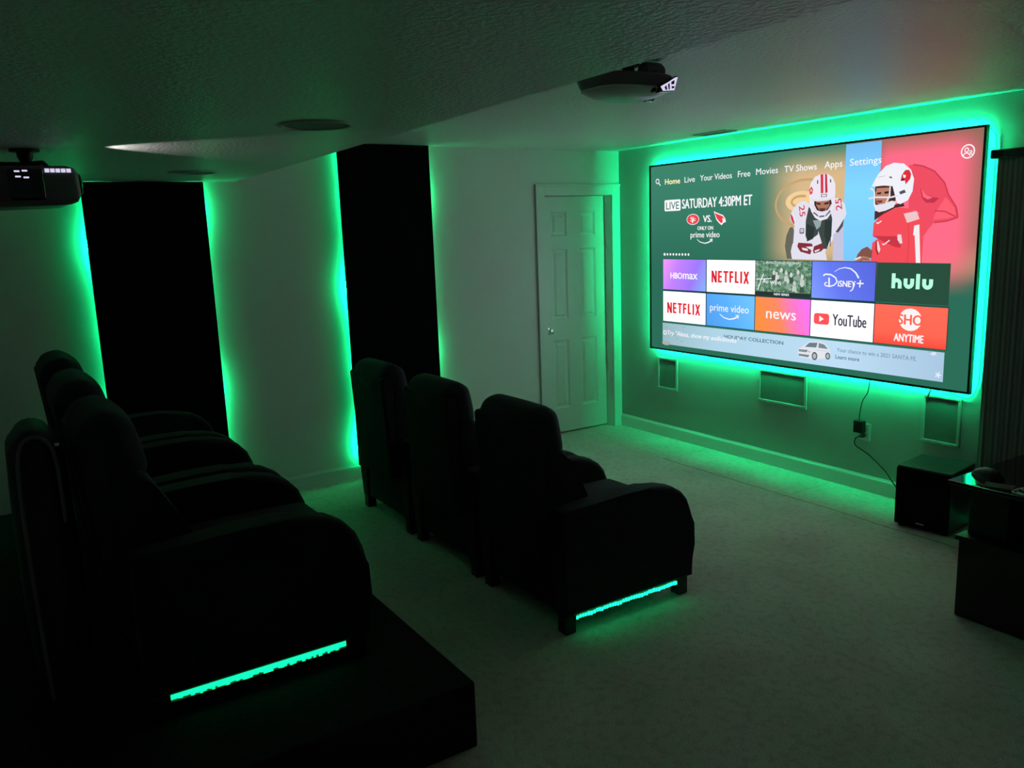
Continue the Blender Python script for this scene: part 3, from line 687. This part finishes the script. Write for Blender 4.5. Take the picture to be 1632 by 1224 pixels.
    f.line([(1180, 970), (1254, 968)], 2, (160, 168, 178), 20); f.done('banner', scr)
def crop_b(pts):
    """trace points of the players to menu units"""
    return [(1298+(u-527)*0.7547+(v-205)*0.0066, 158+(v-440)*0.7266+(u-275)*0.012) for u, v in pts]
def span(B, a, b): return B([(a, 600)])[0][0], B([(b, 600)])[0][0]
def netflix(f, u0, u1, base, cap):
    ws = (1.0, .80, .90, .78, .74, .36, 1.0); g0 = .17; unit = (u1-u0)/(sum(ws)+6*g0); x = u0; t = unit*.34
    for i, ch in enumerate('NETFLIX'):
        w = ws[i]*unit; g = g0*unit
        bb = base-3*(1-abs(i-3)/3); tp = base-cap; m = NETR
        if ch in 'NETFL' and ch != 'T': f.rect(x, tp, x+t, bb, m, 19)
        if ch == 'N': f.rect(x+w-t, tp, x+w, bb, m, 19); f.poly([(x, tp), (x+t, tp), (x+w, bb), (x+w-t, bb)], (170, 30, 36), 20)
        if ch == 'E':
            for q in (tp, (tp+bb)/2-t*.4, bb-t*.8): f.rect(x+t, q, x+w*.92, q+t*.8, m, 19)
        if ch == 'T': f.rect(x, tp, x+w, tp+t*.8, m, 19); f.rect(x+w/2-t/2, tp+t*.8, x+w/2+t/2, bb, m, 19)
        if ch == 'F':
            for q in (tp, (tp+bb)/2-t*.4): f.rect(x+t, q, x+w*.9, q+t*.8, m, 19)
        if ch == 'L': f.rect(x+t, bb-t*.8, x+w*.92, bb, m, 19)
        if ch == 'I': f.rect(x+w/2-t/2, tp, x+w/2+t/2, bb, m, 19)
        if ch == 'X': f.poly([(x, tp), (x+t, tp), (x+w, bb), (x+w-t, bb)], m, 19); f.poly([(x+w-t, tp), (x+w, tp), (x+t, bb), (x, bb)], m, 20)
        x += w+g
def hulu(f, u0, u1, base, top):
    c = (160, 246, 196); w = 47; t = 17; xs = [u0, u0+56, u0+112, u0+140]; xh = base-44; q = w/2
    f.rect(xs[0], top, xs[0]+t, base, c, 19); f.rect(xs[0]+w-t, xh+q-1, xs[0]+w, base, c, 19); f.ring(xs[0]+q, xh+q, q, q, t, c, 19.2, 180, 360, 16)
    for x in (xs[1], xs[3]): f.rect(x, xh, x+t, base-q+1, c, 19); f.rect(x+w-t, xh, x+w, base-q+1, c, 19); f.ring(x+q, base-q, q, q, t, c, 19.2, 0, 180, 16)
    f.rect(xs[2], top, xs[2]+t, base, c, 19)
def foliage():
    m, nt, N, L = nodes('foliage_artwork'); tc = N.new('ShaderNodeTexCoord')
    n = N.new('ShaderNodeTexNoise'); n.inputs['Scale'].default_value = 34; n.inputs['Detail'].default_value = 6; n.inputs['Roughness'].default_value = 0.75
    L.new(tc.outputs['Object'], n.inputs['Vector'])
    r = N.new('ShaderNodeValToRGB'); e = r.color_ramp.elements; e.new(0.5)
    for x, (p, c) in zip(e, ((.34, (30, 52, 42)), (.52, (84, 122, 98)), (.68, (176, 200, 180)))): x.position = p; x.color = (*lin(c), 1)
    L.new(n.outputs['Fac'], r.inputs['Fac']); emit_node(nt, N, L, r.outputs['Color']); return m
build_screen()

# ------------------------------------------------------------------ things on the front wall
def wall_speaker(label, x0, x1, z0, z1):
    t = thing('wall_speaker', label, 'speaker', ((x0+x1)/2, 0, z0), 0, 'speakers set into the screen wall'); w = (x1-x0)/2; h = z1-z0; b = 0.020
    bm = BM()
    for a in ((-w, w, 0, b), (-w, w, h-b, h), (-w, -w+b, b, h-b), (w-b, w, b, h-b)): box(bm, a[0], a[1], -0.012, 0, a[2], a[3], 0.004)
    finish('frame', bm, M_SPKF, t)
    bm = BM(); box(bm, -w+b, w-b, -0.006, -0.001, b, h-b); finish('grille', bm, M_GRILLE, t)
wall_speaker('tall grey grille speaker set in the wall near the door', 0.485, 0.722, 0.408, 0.682)
wall_speaker('wide grey grille speaker in a white frame below the screen centre', 1.565, 1.992, 0.468, 0.712)
wall_speaker('tall grey grille speaker set in the wall above the subwoofer', 2.832, 3.072, 0.412, 0.712)

ol = thing('wall_outlet', 'white wall outlet with black plugs below the screen', 'outlet', (2.455, 0, 0.395))
bm = BM(); box(bm, -0.037, 0.037, -0.006, 0, -0.058, 0.058, 0.003); finish('cover_plate', bm, M_WHITEP, ol)
bm = BM()
for z in (-.02, .02): box(bm, -0.016, 0.016, -0.0075, -0.005, z-0.014, z+0.014, 0.003)
finish('socket', bm, M_SPKF, ol)
pa = thing('power_adapter', 'square black power adapter plugged into the upper socket', 'power adapter', (2.425, -0.006, 0.425))
bm = BM(); box(bm, -0.033, 0.033, -0.042, 0, -0.035, 0.045, 0.006, 3); finish('body', bm, M_BLACK, pa)
bm = BM(); tube(bm, smooth_path([(0, -0.025, 0.045), (0.002, -0.025, 0.10), (0.015, -0.02, 0.18), (0.045, -0.015, 0.24), (0.055, -0.012, 0.33), (0.055, -0.018, 0.345)]), 0.003, 6); finish('cable', bm, M_CORD, pa)
pc = thing('plugged_cord', 'thin cord curving from the lower socket down to the subwoofer', 'power cord', (2.445, -0.007, 0.372))
bm = BM(); lathe(bm, [(0.014, 0), (0.016, -0.012), (0.012, -0.03), (0.005, -0.04)], (0, 0, 0), 'y', 16); finish('plug', bm, M_BLACK, pc)
bm = BM(); tube(bm, smooth_path([(0, -0.035, 0), (-0.03, -0.042, -0.02), (-0.035, -0.03, -0.07), (0.05, -0.012, -0.12), (0.17, -0.014, -0.20), (0.25, -0.025, -0.275), (0.34, -0.04, -0.345), (0.50, -0.05, -0.36)], 8), 0.004, 6); finish('cable', bm, M_CORD, pc)
bm = BM(); tube(bm, smooth_path([(3.10, -0.012, 2.24), (3.155, -0.010, 2.20), (3.166, -0.008, 2.10), (3.164, -0.008, 1.5), (3.162, -0.008, 0.95), (3.155, -0.008, 0.80), (3.11, -0.010, 0.72), (3.02, -0.010, 0.735), (2.95, -0.012, 0.76)], 8), 0.0022, 6)
tag(finish('light_strip_wire', bm, M_WIRE), 'thin wire running down the wall beside the right edge of the screen', 'wire')
bm = BM(); tube(bm, [(2.892, -0.02, 0.755), (2.885, -0.02, 0.735), (2.872, -0.02, 0.700)], [.002, .003, .006], 8)
tag(finish('dangling_connector', bm, M_BLACK), 'short black connector dangling under the screen near its right corner', 'connector')

# roller blind right of the screen
bl = thing('window_blind', 'dark ribbed full-length blind hanging on the wall right of the screen', 'blind', (4.2, 0, 0))
bm = BM(); n = 180; x0, x1 = -0.998, 1.0
vs = []
for i in range(n+1):
    x = x0+(x1-x0)*i/n; y = -0.050+0.002*math.cos(i*math.pi/2)
    vs.append([bm.verts.new((x, yy, z)) for yy, z in ((y, 0.03), (y, 2.075), (y+0.012, 2.075), (y+0.012, 0.03))])
for A, B in zip(vs, vs[1:]):
    for k in range(4): bm.faces.new((A[k], A[(k+1) % 4], B[(k+1) % 4], B[k]))
bm.faces.new(vs[0]); bm.faces.new(vs[-1]); finish('slats', bm, M_BLIND, bl, smooth=0)
bm = BM(); box(bm, -1.03, 1.03, -0.075, -0.002, 2.060, 2.108, 0.01, 3); finish('head_rail', bm, M_WOODBLK, bl)

# ------------------------------------------------------------------ subwoofer
sub = thing('subwoofer', 'black box subwoofer on the carpet beside the desk', 'subwoofer', (3.075, -0.245, 0), math.radians(7.5))
bm = BM(); box(bm, -.150, .150, -.150, .165, .012, .362, .006); finish('cabinet', bm, M_SUBTOP, sub)
bm = BM(); box(bm, -.148, .148, -.172, -.150, .018, .358, .010, 3); finish('front_grille', bm, M_GRCLOTH, sub)
bm = BM(); box(bm, -.022, .022, -.1745, -.171, .040, .047, .001); finish('badge', bm, M_CHROME, sub)
for sx in (-.12, .12):
    for sy in (-.13, .13):
        bm = BM(); lathe(bm, [(.018, 0), (.02, .012)], (sx, sy, 0), 'z', 14); finish('foot', bm, M_BLACK, sub)

# ------------------------------------------------------------------ desk and the things on it
desk = thing('media_desk', 'black desk with a glass top over a low cabinet by the blind', 'desk', (4.55, -0.95, 0))
dx0, dx1, dy0, dy1 = -0.782, 0.75, -0.298, 0.22
bm = BM(); box(bm, dx0, dx1, dy0, dy1, .004, .362, .003); finish('cabinet', bm, M_WOODBLK, desk)
bm = BM(); box(bm, dx0-.012, dx1+.01, dy0-.016, dy1, .362, .384, .004); finish('lower_shelf', bm, M_WOODBLK, desk)
for a in (dx0+.012, dx1-.19):
    bm = BM(); box(bm, a, a+.165, dy0+.045, dy1-.04, .384, .634, .004); finish('pillar', bm, M_WOODBLK, desk)
bm = BM(); box(bm, dx0-.012, dx1+.02, dy0-.100, dy1+.02, .634, .652, .004); finish('glass_top', bm, M_GLOSS, desk)
ZT = .652
ms = thing('computer_mouse', 'black computer mouse on the glass desk top', 'mouse', (3.84, -1.185, ZT), math.radians(-25))
bm = BM(); prof = [(-.064, 0), (-.066, .012), (-.055, .026), (-.02, .039), (.015, .042), (.045, .034), (.062, .018), (.066, .004), (.064, 0)]
rows = []
for i in range(9):
    a = -1+2*i/8; k = math.sqrt(max(0, 1-(abs(a)**2.6)*0.82))
    rows.append([bm.verts.new((p*(0.86+0.14*k), a*.034, q*k)) for p, q in prof])
for A, B in zip(rows, rows[1:]):
    for k in range(len(prof)-1): bm.faces.new((A[k], A[k+1], B[k+1], B[k]))
    bm.faces.new((A[-1], A[0], B[0], B[-1]))
bm.faces.new(rows[0]); bm.faces.new(rows[-1]); finish('shell', bm, M_BLACK, ms, smooth=70)
bm = BM(); lathe(bm, [(.004, -.004), (.009, -.003), (.009, .003), (.004, .004)], (.042, 0, .030), 'y', 16); finish('scroll_wheel', bm, M_GREYP, ms)
bm = BM(); box(bm, -.055, .055, -.035, .035, 0, .007, .003); 
pd = finish('folded_cloth', bm, M_PAPER, None, (3.94, -1.285, ZT)); pd.rotation_euler = (0, 0, math.radians(18))
tag(pd, 'flat grey folded cloth lying before the mouse', 'cloth')
bm = BM(); pts = []
for k in range(60):
    a = k*0.62; pts.append((0.055*math.cos(a)+0.028*math.sin(a*.37)+.01*math.sin(k*1.7), 0.026*math.sin(a)+0.02*math.cos(a*.53), .004+.006*(1+math.sin(k*.9))))
tube(bm, smooth_path(pts, 4), 0.0035, 6)
tag(finish('cable_bundle', bm, M_WHITEP, None, (4.085, -1.285, ZT)), 'loosely coiled white cable on the glass top at the edge of view', 'cable')
gc = thing('game_controller', 'black glossy controller lying on the lower shelf under the glass top', 'controller', (4.09, -1.12, .386), math.radians(-12))
bm = BM(); rbox(bm, (0, 0, .028), (.072, .036, .022), .020, (0, 0, .006)); rbox(bm, (-.062, -.034, .022), (.022, .040, .020), .018); rbox(bm, (.062, -.034, .022), (.022, .040, .020), .018)
finish('body', bm, M_GLOSS, gc, smooth=60)
for s in (-.03, .03):
    bm = BM(); lathe(bm, [(.006, .045), (.006, .058), (.011, .060), (.010, .066)], (s, -.012, 0), 'z', 16); finish('thumb_stick', bm, M_CHROME, gc)
ds = thing('disc_player', 'low glossy black box on the lower shelf beside the controller', 'media player', (4.36, -1.08, .384))
bm = BM(); box(bm, -.16, .16, -.10, .10, .006, .052, .006, 3); finish('case', bm, M_GLOSS, ds)
bm = BM(); box(bm, -.12, .0, -.103, -.099, .026, .032, .001); finish('disc_slot', bm, M_CHROME, ds)
for k in (.06, .10):
    bm = BM(); lathe(bm, [(.009, -.10), (.009, -.106), (.006, -.108)], (k, 0, .03), 'y', 14); finish('button', bm, M_CHROME, ds)

# ------------------------------------------------------------------ ceiling fittings
def ceiling_speaker(label, x, y, r):
    t = thing('ceiling_speaker', label, 'ceiling speaker', (x, y, LO+0.004), 0, 'round ceiling speakers')
    bm = BM(); lathe(bm, [(r, 0), (r, -.007), (r-.004, -.011), (r-.014, -.010), (r-.016, -.004), (r-.016, 0)], (0, 0, 0), 'z', 40); finish('rim', bm, M_SPKF, t)
    bm = BM(); lathe(bm, [(r-.017, -.001), (r-.017, -.006), (r*.5, -.008), (.001, -.009)], (0, 0, 0), 'z', 40); finish('grille', bm, M_GREYSPK, t)
ceiling_speaker('round speaker in the low ceiling above the right end of the back row', 2.86, -3.73, .125)
ceiling_speaker('round speaker in the low ceiling close to the left wall panel', 0.80, -3.69, .125)
vt = thing('air_vent', 'narrow slotted vent in the ceiling above the screen', 'air vent', (1.315, -.225, HI))
bm = BM()
for a in ((-.155, .155, -.06, -.046), (-.155, .155, .046, .06), (-.155, -.141, -.046, .046), (.141, .155, -.046, .046)): box(bm, a[0], a[1], a[2], a[3], -.010, 0, .003)
finish('frame', bm, M_SPKF, vt)
bm = BM()
for k in range(6):
    y = -.040+k*.015; prism(bm, [(y, -.001), (y+.009, -.008), (y+.010, -.007), (y+.001, 0)], 'x', -.141, .141)
finish('slats', bm, M_GREYP, vt)

# projectors
def mount(t, ztop, zb, plate_r):
    bm = BM(); lathe(bm, [(plate_r, ztop), (plate_r, ztop-.010), (plate_r*.55, ztop-.012), (plate_r*.52, ztop-.030), (plate_r*.40, ztop-.044), (.018, ztop-.050), (.014, ztop-.056), (.014, zb+.012), (.03, zb+.010), (.03, zb)], (0, 0, 0), 'z', 28)
    m = finish('ceiling_mount', bm, M_BLACK, t)
    bm = BM()
    for a in (30, 150, 270):
        c, s = math.cos(math.radians(a)), math.sin(math.radians(a))
        tube(bm, [(0, 0, zb+.006), (c*.10, s*.10, zb+.006), (c*.125, s*.125, zb-.012)], .008, 8)
    finish('mount_arm', bm, M_BLACK, m)
pj = thing('projector', 'dark projector hanging from the low ceiling beside the left wall panel', 'projector', (1.87, -4.535, 0))
mount(pj, LO, 2.088, .052)
bm = BM(); prism(bm, [(-.165, 1.940), (-.150, 1.925), (.105, 1.932), (.150, 1.945), (.163, 1.970), (.160, 2.050), (.145, 2.070), (.120, 2.078), (-.140, 2.078), (-.160, 2.060)], 'x', -.160, .160, .022, 4)
finish('case', bm, M_GREYP, pj, smooth=40)
bm = BM(); rbox(bm, (.150, -.015, 2.008), (.020, .060, .058), .014); finish('filter_cover', bm, M_GLOSS, pj, smooth=60)
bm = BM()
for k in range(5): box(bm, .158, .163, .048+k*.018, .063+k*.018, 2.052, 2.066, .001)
finish('painted_reflection', bm, M_REFLECT, pj)  # glowing blocks painted as the screen's reflection along the case edge
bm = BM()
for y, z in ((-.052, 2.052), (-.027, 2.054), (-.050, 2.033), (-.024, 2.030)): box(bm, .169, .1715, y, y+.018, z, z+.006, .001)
finish('painted_glint', bm, M_REFLECT, pj)  # small emissive specks painted as reflections on the black cover
bm = BM(); lathe(bm, [(.045, .150), (.045, .172), (.036, .176), (.030, .168), (.001, .166)], (.06, 0, 2.01), 'y', 28); finish('lens', bm, M_GLOSS, pj)
bm = BM(); tube(bm, smooth_path([(.0, -.160, 1.99), (.0, -.21, 1.985), (-.02, -.25, 2.05), (-.03, -.27, 2.148)]), .005, 8); finish('cable', bm, M_BLACK, pj)
sp = bpy.data.lights.new('lens_light', 'SPOT'); sp.energy = 2.6; sp.spot_size = math.radians(84); sp.spot_blend = 0.30; sp.shadow_soft_size = 0.012; sp.color = (1.0, 0.97, 0.93)
so = bpy.data.objects.new('lens_light', sp); COL.objects.link(so); so.parent = pj; so.location = (.14, .185, 2.062); so.rotation_euler = (math.radians(90+3), 0, math.radians(-3))

pr = thing('projector', 'white rounded projector on a ceiling mount in front of the screen', 'projector', (3.03, -2.50, 0))
mount(pr, 2.398, 2.352, .045)
def hull(levels, m, name):
    bm = BM(); rows = []; nn = 40
    for z, k in levels:
        rows.append([bm.verts.new((k*.140*abs(math.cos(a))**.6*(1 if math.cos(a) > 0 else -1), k*.185*abs(math.sin(a))**.75*(1 if math.sin(a) > 0 else -1)-.02, z)) for a in [2*math.pi*(i+.5)/nn for i in range(nn)]])
    for A, B in zip(rows, rows[1:]):
        for k in range(nn): bm.faces.new((A[k], A[(k+1) % nn], B[(k+1) % nn], B[k]))
    bm.faces.new(rows[0]); bm.faces.new(rows[-1]); return finish(name, bm, m, pr, smooth=50)
hull([(2.350, .86), (2.347, .97), (2.342, 1.0), (2.330, .99), (2.312, .95), (2.300, .91)], M_GREYP, 'case')
hull([(2.300, .92), (2.294, .93), (2.284, .84), (2.272, .68), (2.264, .50)], M_WHITEP, 'bottom_cover')
bm = BM(); prism(bm, [(.030, 2.302), (.045, 2.278), (.118, 2.284), (.138, 2.345), (.122, 2.342), (.080, 2.318)], 'x', .02, .132, .004, 2); finish('front_bezel', bm, M_GLOSS, pr)
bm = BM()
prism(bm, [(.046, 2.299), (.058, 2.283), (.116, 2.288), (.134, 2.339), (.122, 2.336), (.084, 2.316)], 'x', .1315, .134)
refl = finish('painted_reflection', bm, M_REFLECT, pr)  # glowing patch painted as the screen's reflection on the glossy front
bm = BM()
for p in ([(.064, 2.297), (.070, 2.287), (.078, 2.288), (.074, 2.304)], [(.082, 2.308), (.086, 2.289), (.091, 2.290), (.090, 2.313)], [(.099, 2.318), (.100, 2.309), (.114, 2.311), (.116, 2.326)], [(.101, 2.302), (.102, 2.294), (.114, 2.296), (.116, 2.303)]): prism(bm, p, 'x', .1338, .1352)
finish('reflection_gap', bm, M_GLOSS, refl)  # dark breaks drawn into that painted reflection
bm = BM(); lathe(bm, [(.038, .140), (.038, .170), (.030, .172), (.026, .166), (.001, .165)], (-.06, 0, 2.312), 'y', 24); finish('lens', bm, M_GLOSS, pr)
bm = BM(); lathe(bm, [(.010, .100), (.010, .1275), (.008, .129)], (0, .02, 2.288), 'x', 16); finish('remote_sensor', bm, M_BLACK, pr)
bm = BM(); lathe(bm, [(.030, .02), (.034, .035), (.034, .10), (.026, .115)], (.06, 0, 2.366), 'y', 20); finish('focus_housing', bm, M_GREYP, pr)
